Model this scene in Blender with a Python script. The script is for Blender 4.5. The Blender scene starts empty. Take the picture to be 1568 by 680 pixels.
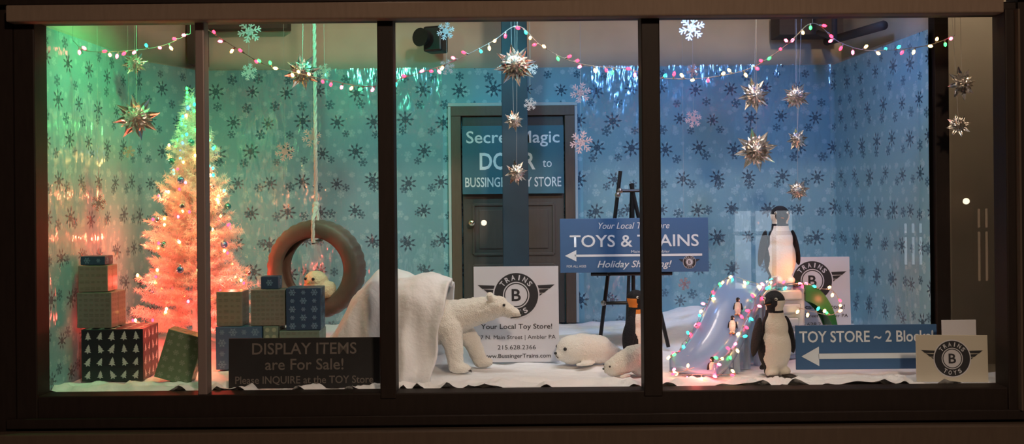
import bpy, bmesh, math, random
from mathutils import Vector, Matrix, noise
random.seed(7)
S = bpy.context.scene
COL = S.collection
pi = math.pi

# ------------------------------------------------------------------ materials
def mat(name, color=(.8,.8,.8), rough=.6, metal=0., emit=None, estr=0., bump=0., bscale=40., coat=0., sheen=0., var=0., vscale=5., spec=.5, trans=0.):
    m = bpy.data.materials.new(name); m.use_nodes = True
    nt = m.node_tree; b = nt.nodes['Principled BSDF']
    b.inputs['Base Color'].default_value = (*color, 1)
    b.inputs['Roughness'].default_value = rough
    b.inputs['Metallic'].default_value = metal
    b.inputs['Coat Weight'].default_value = coat
    b.inputs['Coat Roughness'].default_value = .1
    b.inputs['Sheen Weight'].default_value = sheen
    b.inputs['Specular IOR Level'].default_value = spec
    b.inputs['Transmission Weight'].default_value = trans
    if emit:
        b.inputs['Emission Color'].default_value = (*emit, 1)
        b.inputs['Emission Strength'].default_value = estr
    tc = nt.nodes.new('ShaderNodeTexCoord')
    if var > 0:
        n = nt.nodes.new('ShaderNodeTexNoise'); n.inputs['Scale'].default_value = vscale; n.inputs['Detail'].default_value = 5
        nt.links.new(tc.outputs['Object'], n.inputs['Vector'])
        r = nt.nodes.new('ShaderNodeValToRGB')
        r.color_ramp.elements[0].position = .3; r.color_ramp.elements[1].position = .7
        r.color_ramp.elements[0].color = (*[c*(1-var) for c in color], 1)
        r.color_ramp.elements[1].color = (*[min(1, c*(1+var)) for c in color], 1)
        nt.links.new(n.outputs['Fac'], r.inputs['Fac']); nt.links.new(r.outputs['Color'], b.inputs['Base Color'])
    if bump > 0:
        n = nt.nodes.new('ShaderNodeTexNoise'); n.inputs['Scale'].default_value = bscale; n.inputs['Detail'].default_value = 4
        nt.links.new(tc.outputs['Object'], n.inputs['Vector'])
        bp = nt.nodes.new('ShaderNodeBump'); bp.inputs['Strength'].default_value = bump; bp.inputs['Distance'].default_value = .01
        nt.links.new(n.outputs['Fac'], bp.inputs['Height']); nt.links.new(bp.outputs['Normal'], b.inputs['Normal'])
    return m

def wood(name, c1, c2, rough=.6, scale=3., spec=.5):
    m = mat(name, c1, rough, spec=spec); nt = m.node_tree; b = nt.nodes['Principled BSDF']
    tc = nt.nodes.new('ShaderNodeTexCoord'); mp = nt.nodes.new('ShaderNodeMapping'); mp.inputs['Scale'].default_value = (scale*6, scale*6, scale)
    n = nt.nodes.new('ShaderNodeTexNoise'); n.inputs['Scale'].default_value = 3; n.inputs['Detail'].default_value = 8
    r = nt.nodes.new('ShaderNodeValToRGB'); r.color_ramp.elements[0].color = (*c1,1); r.color_ramp.elements[1].color = (*c2,1)
    nt.links.new(tc.outputs['Object'], mp.inputs['Vector']); nt.links.new(mp.outputs['Vector'], n.inputs['Vector'])
    nt.links.new(n.outputs['Fac'], r.inputs['Fac']); nt.links.new(r.outputs['Color'], b.inputs['Base Color'])
    bp = nt.nodes.new('ShaderNodeBump'); bp.inputs['Strength'].default_value = .2
    nt.links.new(n.outputs['Fac'], bp.inputs['Height']); nt.links.new(bp.outputs['Normal'], b.inputs['Normal'])
    return m

def wallpaper_mat():
    m = bpy.data.materials.new('snowflake_wallpaper'); m.use_nodes = True
    nt = m.node_tree; N = nt.nodes; L = nt.links; b = N['Principled BSDF']
    def M(op, a, c=None, clamp=False):
        n = N.new('ShaderNodeMath'); n.operation = op; n.use_clamp = clamp
        for i, v in enumerate((a, c)):
            if v is None: continue
            if isinstance(v, (int, float)): n.inputs[i].default_value = v
            else: L.new(v, n.inputs[i])
        return n.outputs[0]
    uv = N.new('ShaderNodeUVMap'); uv.uv_map = 'UVMap'
    sp = N.new('ShaderNodeSeparateXYZ'); L.new(uv.outputs['UV'], sp.inputs[0])
    U, V = sp.outputs[0], sp.outputs[1]
    def layer(cx, cy, ox, oy, R, n, w):
        x = M('ADD', M('MULTIPLY', U, 1/cx), ox); y = M('ADD', M('MULTIPLY', V, 1/cy), oy)
        row = M('FLOOR', y)
        x = M('ADD', x, M('MULTIPLY', M('FLOORED_MODULO', row, 2.), .5))
        colm = M('FLOOR', x)
        cb = N.new('ShaderNodeCombineXYZ'); L.new(colm, cb.inputs[0]); L.new(row, cb.inputs[1]); cb.inputs[2].default_value = ox*7
        wn = N.new('ShaderNodeTexWhiteNoise'); L.new(cb.outputs[0], wn.inputs['Vector'])
        s2 = N.new('ShaderNodeSeparateXYZ'); L.new(wn.outputs['Color'], s2.inputs[0])
        fx = M('ADD', M('SUBTRACT', M('FRACT', x), .5), M('MULTIPLY', M('SUBTRACT', s2.outputs[0], .5), .14))
        fy = M('ADD', M('SUBTRACT', M('FRACT', y), .5), M('MULTIPLY', M('SUBTRACT', s2.outputs[1], .5), .14))
        fx = M('MULTIPLY', fx, cx); fy = M('MULTIPLY', fy, cy)
        Rr = M('MULTIPLY', M('ADD', M('MULTIPLY', s2.outputs[2], .35), .78), R)
        r = M('DIVIDE', M('SQRT', M('ADD', M('MULTIPLY', fx, fx), M('MULTIPLY', fy, fy))), Rr)
        th = M('ADD', M('ARCTAN2', fy, fx), M('MULTIPLY', s2.outputs[0], 2.))
        d = M('MULTIPLY', M('MULTIPLY', M('ABSOLUTE', M('SINE', M('MULTIPLY', th, n/2))), r), 2/n)
        arms = M('MULTIPLY', M('LESS_THAN', d, w), M('LESS_THAN', r, 1.))
        tip = M('MULTIPLY', M('LESS_THAN', d, w*2.3), M('LESS_THAN', M('ABSOLUTE', M('SUBTRACT', r, .72)), .13))
        ring = M('LESS_THAN', M('ABSOLUTE', M('SUBTRACT', r, .3)), .07)
        return M('MAXIMUM', M('MAXIMUM', arms, tip), ring)
    col = None
    def mix(fac, c1, c2):
        n = N.new('ShaderNodeMix'); n.data_type = 'RGBA'
        if isinstance(fac, (int, float)): n.inputs[0].default_value = fac
        else: L.new(fac, n.inputs[0])
        for i, c in ((6, c1), (7, c2)):
            if isinstance(c, tuple): n.inputs[i].default_value = (*c, 1)
            else: L.new(c, n.inputs[i])
        return n.outputs[2]
    col = mix(layer(.115, .105, .3, .2, .017, 6, .2), (.22, .46, .56), (.36, .60, .68))
    col = mix(layer(.17, .15, .45, .6, .028, 6, .10), col, (.36, .60, .68))
    col = mix(layer(.21, .20, .55, .05, .036, 6, .09), col, (.05, .15, .22))
    col = mix(layer(.25, .22, .1, .35, .058, 8, .046), col, (.015, .06, .11))
    L.new(col, b.inputs['Base Color'])
    b.inputs['Roughness'].default_value = .55
    return m

def film_mat():
    m = bpy.data.materials.new('clear_plastic_film'); m.use_nodes = True
    nt = m.node_tree; N = nt.nodes; L = nt.links; N.remove(N['Principled BSDF']); out = N['Material Output']
    tc = N.new('ShaderNodeTexCoord'); mp = N.new('ShaderNodeMapping'); mp.inputs['Scale'].default_value = (1.6, 1.6, .55); mp.inputs['Rotation'].default_value = (.25, .45, .1)
    L.new(tc.outputs['Object'], mp.inputs['Vector'])
    n1 = N.new('ShaderNodeTexNoise'); n1.noise_type = 'RIDGED_MULTIFRACTAL'; n1.inputs['Scale'].default_value = 3.0; n1.inputs['Detail'].default_value = 4; n1.inputs['Distortion'].default_value = .5
    L.new(mp.outputs['Vector'], n1.inputs['Vector'])
    n2 = N.new('ShaderNodeTexNoise'); n2.inputs['Scale'].default_value = 11; n2.inputs['Detail'].default_value = 2
    L.new(mp.outputs['Vector'], n2.inputs['Vector'])
    bp = N.new('ShaderNodeBump'); bp.inputs['Strength'].default_value = .9; bp.inputs['Distance'].default_value = .022
    L.new(n1.outputs['Fac'], bp.inputs['Height'])
    b2 = N.new('ShaderNodeBump'); b2.inputs['Strength'].default_value = .6; b2.inputs['Distance'].default_value = .02
    L.new(n2.outputs['Fac'], b2.inputs['Height']); L.new(bp.outputs['Normal'], b2.inputs['Normal'])
    t = N.new('ShaderNodeBsdfTransparent'); g = N.new('ShaderNodeBsdfGlossy'); g.inputs['Roughness'].default_value = .14
    d = N.new('ShaderNodeBsdfDiffuse'); d.inputs[0].default_value = (.8, .85, .85, 1)
    L.new(b2.outputs['Normal'], g.inputs['Normal']); L.new(b2.outputs['Normal'], d.inputs['Normal'])
    m1 = N.new('ShaderNodeMixShader'); m1.inputs[0].default_value = .78; L.new(d.outputs[0], m1.inputs[1]); L.new(g.outputs[0], m1.inputs[2])
    m2 = N.new('ShaderNodeMixShader'); m2.inputs[0].default_value = .18; L.new(t.outputs[0], m2.inputs[1]); L.new(m1.outputs[0], m2.inputs[2])
    L.new(m2.outputs[0], out.inputs[0])
    return m

def glass_mat():
    m = bpy.data.materials.new('pane_glass'); m.use_nodes = True
    nt = m.node_tree; nt.nodes.remove(nt.nodes['Principled BSDF']); out = nt.nodes['Material Output']
    t = nt.nodes.new('ShaderNodeBsdfTransparent'); t.inputs[0].default_value = (.97, .98, .98, 1)
    g = nt.nodes.new('ShaderNodeBsdfGlossy'); g.inputs['Roughness'].default_value = 0.
    mx = nt.nodes.new('ShaderNodeMixShader'); mx.inputs[0].default_value = .07
    nt.links.new(t.outputs[0], mx.inputs[1]); nt.links.new(g.outputs[0], mx.inputs[2]); nt.links.new(mx.outputs[0], out.inputs[0])
    return m

M_frame = wood('dark_painted_wood', (.009, .005, .004), (.018, .011, .009), .6, spec=.2)
M_header = wood('tan_painted_wood', (.13, .092, .070), (.18, .13, .10), .7, spec=.2)
M_sill = wood('brown_painted_wood', (.060, .040, .029), (.085, .060, .044), .7, spec=.2)
M_mull = mat('aluminium_trim', (.20, .15, .14), .5, .2)
M_beige = mat('beige_plaster', (.50, .45, .37), .85, var=.12, vscale=2)
M_dark = mat('dark_timber', (.05, .035, .03), .7)
M_black = mat('black_satin', (.012, .012, .014), .4)
M_white = mat('white_paint', (.85, .85, .83), .5)
M_snow = mat('snow_batting', (.86, .88, .92), .95, bump=.6, bscale=35, sheen=.3)
M_fur = mat('white_plush', (.90, .87, .80), .95, bump=1., bscale=130, sheen=.5)
M_glass = glass_mat()
M_paper = mat('white_paper_flake', (.85, .85, .88), .6)
M_silver = mat('silver_foil', (.96, .93, .90), .2, 1., bump=.15, bscale=30)
M_rope = mat('cotton_rope', (.72, .70, .64), .9, bump=.8, bscale=120)
M_string = mat('nylon_string', (.45, .45, .45), .6)

# ------------------------------------------------------------------ mesh helpers
def mk(name, bm, mats, parent=None, smooth=False, loc=(0,0,0), rot=(0,0,0)):
    me = bpy.data.meshes.new(name); bm.to_mesh(me); bm.free()
    for m in (mats if isinstance(mats, (list, tuple)) else [mats]): me.materials.append(m)
    if smooth:
        for p in me.polygons: p.use_smooth = True
    o = bpy.data.objects.new(name, me); COL.objects.link(o)
    o.location = loc; o.rotation_euler = rot
    if parent: o.parent = parent
    return o
def _mi(vs, mi):
    fs = set()
    for v in vs:
        for f in v.link_faces: fs.add(f)
    for f in fs: f.material_index = mi
    return fs
def abox(bm, c, s, mi=0, R=None, bev=0.):
    T = Matrix.Translation(c)
    if R is not None: T = T @ R
    vs = bmesh.ops.create_cube(bm, size=1, matrix=T @ Matrix.Diagonal((*s, 1)))['verts']
    _mi(vs, mi)
    if bev > 0:
        es = list({e for v in vs for e in v.link_edges})
        r = bmesh.ops.bevel(bm, geom=es, offset=bev, segments=2, affect='EDGES', profile=.5)
        for f in r['faces']: f.material_index = mi
def acyl(bm, p1, p2, r1, r2=None, mi=0, seg=12, caps=True):
    p1 = Vector(p1); p2 = Vector(p2); d = p2-p1
    if d.length < 1e-6: return
    q = Vector((0,0,1)).rotation_difference(d.normalized()).to_matrix().to_4x4()
    vs = bmesh.ops.create_cone(bm, cap_ends=caps, segments=seg, radius1=r1, radius2=r1 if r2 is None else r2, depth=d.length, matrix=Matrix.Translation((p1+p2)/2) @ q)['verts']
    _mi(vs, mi)
def aell(bm, c, r, mi=0, R=None, sub=2):
    if not hasattr(r, '__len__'): r = (r, r, r)
    T = Matrix.Translation(c)
    if R is not None: T = T @ R
    vs = bmesh.ops.create_icosphere(bm, subdivisions=sub, radius=1, matrix=T @ Matrix.Diagonal((*r, 1)))['verts']
    _mi(vs, mi)
def apoly(bm, pts, mi=0):
    f = bm.faces.new([bm.verts.new(p) for p in pts]); f.material_index = mi; return f
def box(name, x0, x1, y0, y1, z0, z1, m, bev=0., parent=None):
    bm = bmesh.new(); c = Vector(((x0+x1)/2, (y0+y1)/2, (z0+z1)/2))
    abox(bm, (0,0,0), (x1-x0, y1-y0, z1-z0), 0, None, bev)
    return mk(name, bm, m, parent, loc=c)
def smooth01(t):
    t = max(0., min(1., t)); return t*t*(3-2*t)
def RZ(a): return Matrix.Rotation(a, 4, 'Z')
def RX(a): return Matrix.Rotation(a, 4, 'X')
def RY(a): return Matrix.Rotation(a, 4, 'Y')
def empty(name, loc=(0,0,0), rot=(0,0,0)):
    o = bpy.data.objects.new(name, None); COL.objects.link(o); o.location = loc; o.rotation_euler = rot; o.empty_display_size = .1; return o

def organic(name, parts, mats, voxel, fn=None, parent=None, loc=(0,0,0), rot=(0,0,0), iters=6, disp=0., dscale=20.):
    bm = bmesh.new()
    for p in parts:
        if p[0] == 'e': aell(bm, p[1], p[2], 0, p[3] if len(p) > 3 else None, 3)
        else:
            _, a, ra, b_, rb = p; a = Vector(a); b_ = Vector(b_)
            n = max(3, int((b_-a).length/(min(ra, rb)*.35))+1)
            for i in range(n+1):
                t = i/n; aell(bm, a.lerp(b_, t), ra+(rb-ra)*t, 0, None, 2)
    me = bpy.data.meshes.new('tmp'); bm.to_mesh(me); bm.free()
    o = bpy.data.objects.new('tmp', me); COL.objects.link(o)
    r = o.modifiers.new('r', 'REMESH'); r.mode = 'VOXEL'; r.voxel_size = voxel
    s = o.modifiers.new('s', 'SMOOTH'); s.factor = .6; s.iterations = iters
    dg = bpy.context.evaluated_depsgraph_get(); dg.update()
    me2 = bpy.data.meshes.new_from_object(o.evaluated_get(dg))
    bpy.data.objects.remove(o)
    if disp > 0:
        nrm = [v.normal.copy() for v in me2.vertices]
        for v, nn in zip(me2.vertices, nrm): v.co += nn*disp*noise.noise(v.co*dscale)
    me2.materials.clear()
    for m in mats: me2.materials.append(m)
    for p in me2.polygons:
        p.use_smooth = True
        p.material_index = fn(p.center, p.normal) if fn else 0
    me2.name = name
    ob = bpy.data.objects.new(name, me2); COL.objects.link(ob)
    ob.location = loc; ob.rotation_euler = rot
    if parent: ob.parent = parent
    return ob

# text fitted to a box; lies in local XZ plane, facing -Y
def text(parent, body, cx, cz, w, h, m, y=-.008, rotz=0., bold=.0, name='lettering', shear=0.):
    cu = bpy.data.curves.new('t', 'FONT'); cu.body = body; cu.size = 1; cu.offset = bold; cu.resolution_u = 3; cu.shear = shear
    o = bpy.data.objects.new('t', cu); COL.objects.link(o)
    dg = bpy.context.evaluated_depsgraph_get(); dg.update()
    me = bpy.data.meshes.new_from_object(o.evaluated_get(dg)); bpy.data.objects.remove(o)
    if not me.vertices: return
    xs = [v.co.x for v in me.vertices]; ys = [v.co.y for v in me.vertices]
    x0, x1, y0, y1 = min(xs), max(xs), min(ys), max(ys)
    sy = h/(y1-y0); sx = w/(x1-x0) if w else sy
    for v in me.vertices:
        a = (v.co.x-(x0+x1)/2)*sx; c = (v.co.y-(y0+y1)/2)*sy
        v.co = Vector((a*math.cos(rotz)-c*math.sin(rotz)+cx, y, a*math.sin(rotz)+c*math.cos(rotz)+cz))
    me.materials.clear(); me.materials.append(m)
    ob = bpy.data.objects.new(name, me); COL.objects.link(ob); ob.parent = parent
    return ob
def arctext(parent, body, cx, cz, R, a0, a1, h, m, y, flip=False):
    n = len(body)
    for i, ch in enumerate(body):
        a = a0+(a1-a0)*(i/(n-1) if n > 1 else .5)
        text(parent, ch, cx+R*math.cos(a), cz+R*math.sin(a), h*.75 if ch != 'I' else h*.25, h, m, y, rotz=(a+pi/2 if flip else a-pi/2), name='lettering', bold=.02)
def logo(parent, cx, cz, R, y, mk_=None):
    bm = bmesh.new()
    def ann(r0, r1, mi, yy, seg=48):
        for i in range(seg):
            a, b = 2*pi*i/seg, 2*pi*(i+1)/seg
            pts = [(cx+r1*math.cos(a), yy, cz+r1*math.sin(a)), (cx+r1*math.cos(b), yy, cz+r1*math.sin(b))]
            if r0 > 0: pts += [(cx+r0*math.cos(b), yy, cz+r0*math.sin(b)), (cx+r0*math.cos(a), yy, cz+r0*math.sin(a))]
            else: pts += [(cx, yy, cz)]
            apoly(bm, pts, mi)
    for sx in (-1, 1):
        for k in range(4):
            z1 = cz+R*(.42-.2*k); xo = R*(1.75-.27*k)
            apoly(bm, [(cx+sx*R*.6, y, z1), (cx+sx*xo, y, z1+(.05*R)), (cx+sx*(xo-.22*R), y, z1-.13*R), (cx+sx*R*.6, y, z1-.13*R)], 0)
    ann(0, R*1.06, 1, y-.0006); ann(.60*R, R, 0, y-.0012); ann(.50*R, .55*R, 0, y-.0012)
    ob = mk('logo', bm, [M_ink, M_signwhite], parent)
    text(parent, 'B', cx, cz, .42*R, .55*R, M_ink, y-.0016, bold=.02)
    arctext(parent, 'TRAINS', cx, cz, .8*R, pi*.78, pi*.22, .24*R, M_signwhite, y-.002)
    arctext(parent, 'TOYS', cx, cz, .8*R, pi*1.33, pi*1.67, .24*R, M_signwhite, y-.002, True)

M_ink = mat('black_ink', (.02, .02, .025), .6)
M_signwhite = mat('sign_white', (.66, .66, .72), .5)
M_signblue = mat('sign_blue', (.045, .13, .29), .45)
M_signteal = mat('sign_teal', (.04, .14, .20), .45)
M_chalk = mat('chalkboard', (.014, .014, .016), .75, var=.3, vscale=6)
M_cream = mat('cream_card', (.60, .56, .47), .6)
M_greytxt = mat('chalk_grey_lettering', (.16, .14, .13), .7)
M_wtxt = mat('white_lettering', (.72, .80, .86), .5)

# ------------------------------------------------------------------ room shell
box('floor', -2.62, 3.1, .04, 2.12, -.10, -.045, M_beige)
box('ceiling', -2.7, 3.2, -.02, 2.2, 2.75, 2.83, M_beige)
box('wall_left', -2.62, -2.53, .06, 2.12, -.10, 2.75, M_beige)
box('wall_back', -2.53, 2.5, 2.03, 2.12, -.10, 2.75, M_beige)
box('wall_right', 2.43, 2.5, .56, 2.03, -.10, 2.75, M_beige)
box('wall_alcove', 2.5, 3.1, .9, .98, -.10, 2.75, M_beige)
box('wall_alcove_side', 3.02, 3.1, .06, .9, -.10, 2.75, M_beige)
bm = bmesh.new()
for a, b in (((-2.53, 1.5), (-2.29, 2.03)),):
    apoly(bm, [(a[0], a[1], 1.9), (b[0], b[1], 1.9), (b[0], b[1], 2.75), (a[0], a[1], 2.75)])
mk('wall_corner', bm, M_beige)

def wall_cloth(name, path, m, z0, z1, NZ, fold):
    bm = bmesh.new(); uvl = bm.loops.layers.uv.new('UVMap')
    cols = []; s = 0.
    for i in range(len(path)-1):
        a = Vector(path[i]); b = Vector(path[i+1]); L = (b-a).length; n = max(2, int(L/.04))
        nn = Vector((b.y-a.y, -(b.x-a.x))).normalized()
        for j in range(n if i < len(path)-2 else n+1): cols.append((a.lerp(b, j/n), s+L*j/n, nn))
        s += L
    grid = []
    for p, ss, nn in cols:
        c_ = []
        for k in range(NZ+1):
            z = z0+(z1-z0)*k/NZ; d = fold(ss, z)
            c_.append(bm.verts.new((p.x+nn.x*d, p.y+nn.y*d, z)))
        grid.append(c_)
    for i in range(len(cols)-1):
        for k in range(NZ):
            f = bm.faces.new((grid[i][k], grid[i+1][k], grid[i+1][k+1], grid[i][k+1]))
            for lp, (ci, kk) in zip(f.loops, ((i, k), (i+1, k), (i+1, k+1), (i, k+1))):
                lp[uvl].uv = (cols[ci][1], z0+(z1-z0)*kk/NZ)
    return mk(name, bm, m, smooth=True)
wall_cloth('wallpaper', [(-2.51, .07), (-2.50, 1.48), (-2.27, 1.99), (2.36, 1.99), (2.405, .50)], wallpaper_mat(), -.02, 1.955, 36, lambda s, z: .004+.005*abs(noise.noise(Vector((s*1.5, z*1.2, 3)))))
def ffold(s, z): return .008+.018*abs(noise.noise(Vector((s*2.6, z*.9+s*.6, 7))))+.007*abs(noise.noise(Vector((s*8, z*3, 1))))
Mf = film_mat()
F = empty('plastic_sheeting')
for pth in ([(-2.495, .09), (-2.485, 1.47), (-2.255, 1.975), (-.50, 1.975)], [(.52, 1.975), (2.345, 1.975), (2.385, .58)]):
    o = wall_cloth('sheet', pth, Mf, -.01, 1.96, 60, ffold); o.parent = F

box('trim_1', -2.30, -2.20, 1.80, 1.98, 1.98, 2.75, M_dark)
box('trim_2', 1.9, 2.35, 1.75, 1.98, 2.14, 2.3, M_dark)
box('trim_3', -2.26, -1.6, 1.86, 1.98, 2.24, 2.6, M_dark)
bm = bmesh.new()
acyl(bm, (2.1, 1.2, 2.02), (2.2, 1.95, 2.2), .018, mi=0); acyl(bm, (2.1, 1.2, 2.02), (2.1, 1.2, 2.74), .018)
acyl(bm, (2.3, .9, 2.05), (2.3, 1.95, 2.12), .03)
mk('ceiling_conduit', bm, M_dark, smooth=True)

# window frame
FR = empty('window_frame')
def fr(n, x0, x1, y0, y1, z0, z1, m, bev=.006): box(n, x0, x1, y0, y1, z0, z1, m, bev, FR)
fr('mullion_1', -1.635, -1.587, -.05, .03, -.01, 1.96, M_mull)
fr('mullion_2', -.688, -.606, -.074, .05, -.02, 1.96, M_frame)
fr('mullion_3', .672, .768, -.074, .05, -.02, 1.96, M_frame)
fr('stile_left', -2.56, -2.452, -.078, .06, -.14, 1.96, M_frame)
fr('stile_right', 2.546, 2.62, -.078, .06, -.14, 1.96, M_frame)
fr('bottom_rail', -2.555, 2.615, -.066, .058, -.135, 0.008, M_frame)
fr('bottom_ledge', -2.60, 2.64, -.105, -.082, -.15, -.10, M_frame, .004)
fr('top_rail', -2.555, 2.615, -.058, .058, 1.94, 2.0, M_frame)
box('trim_4', 2.425, 2.505, .47, .555, -.04, 2.74, M_frame, .004)
box('trim_5', -2.555, 2.50, -.16, -.08, 1.925, 2.010, M_header, .008)
box('trim_6', -2.9, 3.1, -.13, -.04, 2.016, 2.5, M_frame, .005)
box('trim_7', -2.66, 2.64, -.155, -.02, -.60, -.168, M_sill, .006)
box('wall_facade', -3.6, -2.562, -.08, .06, -.6, 2.5, M_frame)
box('wall_facade_right', 2.622, 3.7, -.06, .06, -.6, 2.5, M_frame)
box('trim_9', 2.59, 2.60, -.12, -.079, -.1, 1.95, M_sill)
for i, (a, b) in enumerate(((-2.452, -1.635), (-1.587, -.688), (-.606, .672), (.768, 2.546))):
    bm = bmesh.new()
    apoly(bm, [(a, 0, .008), (b, 0, .008), (b, 0, 1.94), (a, 0, 1.94)])
    mk('window_%d' % (i+1), bm, M_glass)

box('support_post', -.062, .108, 1.28, 1.42, .06, 2.75, mat('post_blue_paint', (.016, .042, .065), .5, var=.15), .004)

# ------------------------------------------------------------------ snow ground
def hgt(x, y):
    h = .10*smooth01((y-.85)/.45)
    h += .15*math.exp(-((x-1.25)**2/.12+(y-1.6)**2/.10))+.10*math.exp(-((x-1.9)**2/.1+(y-1.5)**2/.08))
    n = noise.noise(Vector((x*4, y*6, 0)))*.012+noise.noise(Vector((x*11, y*14, 4)))*.008
    fr_ = .22+.78*smooth01((.42-y)/.25)
    w = noise.noise(Vector((x*2, y*2, 5)))*1.2
    r = 1-abs(noise.noise(Vector((x*3.2+y*2+w, y*7+w, 9))))*2
    r2 = 1-abs(noise.noise(Vector((x*7-y*5+w, y*9+x*3, 19))))*2
    h += n + fr_*(max(0, r-.45)*.060+max(0, r2-.5)*.030)
    return h-.012
bm = bmesh.new(); NX, NY = 340, 130; g = []
for i in range(NX+1):
    g.append([])
    for j in range(NY+1):
        x = -2.49+4.87*i/NX; y = .065+1.9*j/NY
        g[-1].append(bm.verts.new((x, y, hgt(x, y))))
for i in range(NX):
    for j in range(NY): bm.faces.new((g[i][j], g[i+1][j], g[i+1][j+1], g[i][j+1]))
mk('snow_blanket', bm, M_snow, smooth=True)
bm = bmesh.new(); g = []
for i in range(21):
    g.append([])
    for j in range(21):
        x = 2.36+.62*i/20; y = .065+.4*j/20
        g[-1].append(bm.verts.new((x, y, -.01+.02*noise.noise(Vector((x*8, y*8, 1))))))
for i in range(20):
    for j in range(20): bm.faces.new((g[i][j], g[i+1][j], g[i+1][j+1], g[i][j+1]))
mk('snow_blanket', bm, M_snow, smooth=True)

# draped snow cave
bm = bmesh.new(); g = []; A, B = 120, 120
for i in range(A+1):
    s = i/A; g.append([])
    H = (.585*smooth01(s/.50+.03)**.9)*(1-.10*smooth01((s-.78)/.22))+.010*math.sin(s*14); W = .17+.17*smooth01(s/.35)
    for j in range(B+1):
        a = pi*j/B; c = math.cos(a); sn = abs(math.sin(a))
        z = H*sn**.62; k = 1-(z/H if H > 0 else 0)
        yy = .62-W*math.copysign(abs(c)**.62, c)*(1+.25*k**3)
        x = -1.19+.79*s+.04*(1-k)*s-.06*k*s*s*(1 if c > 0 else 0)
        yy += -math.copysign(1, c)*(.028*math.sin(x*30+1.5*k+noise.noise(Vector((x*4, 0, 2)))*4)+.012*math.sin(x*64+2))*k**.5*abs(c)
        nz = noise.noise(Vector((x*5, yy*5, z*4)))*.07+noise.noise(Vector((x*13, yy*13, z*8)))*.022
        x += .02*noise.noise(Vector((yy*6, z*7, 3)))*s
        g[-1].append(bm.verts.new((x, yy-nz*.6*c, max(-.03, z+nz*sn))))
for i in range(A):
    for j in range(B): bm.faces.new((g[i][j], g[i+1][j], g[i+1][j+1], g[i][j+1]))
cv = mk('snow_cave', bm, M_snow, smooth=True)
so = cv.modifiers.new('s', 'SOLIDIFY'); so.thickness = .02; so.offset = -1

# ------------------------------------------------------------------ door
DR = empty('door_1', (.01, 1.97, .1))
M_door = wood('door_wood', (.060, .046, .042), (.09, .07, .062), .5)
M_case = wood('door_casing', (.10, .065, .045), (.15, .10, .07), .5)
M_pale = mat('pale_trim', (.5, .58, .6), .5)
def db(n, x0, x1, y0, y1, z0, z1, m, bev=.003): box(n, x0, x1, y0, y1, z0, z1, m, bev, DR)
db('leaf', -.365, .365, -.045, -.01, 0, 1.50, M_door)
for (x0, x1, z0, z1) in ((-.29, -.04, .95, 1.35), (.04, .29, .95, 1.35), (-.29, -.04, .50, .86), (.04, .29, .50, .86), (-.29, .29, .1, .42)):
    bm = bmesh.new(); cx, cz = (x0+x1)/2, (z0+z1)/2; w, h = x1-x0, z1-z0
    for c, s in (((cx, -.05, z0), (w, .015, .02)), ((cx, -.05, z1), (w, .015, .02)), ((x0, -.05, cz), (.02, .0152, h)), ((x1, -.05, cz), (.02, .0152, h)), ((cx, -.047, cz), (w-.08, .014, h-.08))):
        abox(bm, c, s, 0, None, .003)
    mk('panel', bm, M_door, DR)
db('casing_left', -.445, -.375, -.07, 0, 0, 1.498, M_case); db('casing_right', .375, .445, -.07, 0, 0, 1.498, M_case); db('casing_top', -.445, .445, -.072, 0, 1.50, 1.569, M_case)
db('edge_left', -.468, -.447, -.05, 0, 0, 1.569, M_pale); db('edge_right', .447, .468, -.05, 0, 0, 1.569, M_pale); db('edge_top', -.468, .468, -.052, 0, 1.571, 1.595, M_pale)
bm = bmesh.new(); aell(bm, (-.30, -.1, .73), .028, 0, None, 3); acyl(bm, (-.30, -.04, .73), (-.30, -.1, .73), .012)
mk('knob', bm, mat('brass_knob', (.8, .7, .5), .2, 1.), DR, True)

def sign(name, x, y, z, w, h, m, lean=0., yaw=0., t=.012, roll=0.):
    bm = bmesh.new(); abox(bm, (0, 0, h/2), (w, t, h), 0, None, .0015)
    o = mk(name, bm, m, loc=(x, y, z)); o.rotation_euler = (-lean, roll, yaw)
    return o
o = sign('door_sign', .01, 1.88, 1.035, .73, .49, M_signteal)
text(o, 'Secret Magic', 0, .395, .67, .115, M_wtxt, bold=.01)
text(o, 'DOOR', -.04, .235, .40, .125, M_wtxt, bold=.02); text(o, 'to', .245, .215, .065, .05, M_wtxt)
text(o, 'BUSSINGER TOY STORE', 0, .085, .69, .07, M_wtxt, bold=.01)
o = sign('toy_store_sign', .755, .93, .54, .92, .335, M_signblue, lean=.04)
text(o, 'Your Local Toy Store', 0, .283, .44, .052, M_wtxt, shear=.3)
text(o, 'TOYS & TRAINS', 0, .195, .80, .075, M_wtxt, bold=.01)
text(o, 'Holiday Shopping!', 0, .045, .46, .055, M_wtxt, shear=.3, bold=.01)
text(o, 'FOR ALL AGES', -.36, .04, .12, .014, M_wtxt); text(o, 'Main Street Ambler', .10, .128, .24, .016, M_wtxt)
bm = bmesh.new(); yy = -.0075
apoly(bm, [(-.43, yy, .105), (-.36, yy, .14), (-.36, yy, .07)]); apoly(bm, [(-.37, yy, .098), (.42, yy, .098), (.42, yy, .112), (-.37, yy, .112)])
mk('arrow', bm, M_wtxt, o)
logo(o, .34, .06, .038, -.0075)
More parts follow.
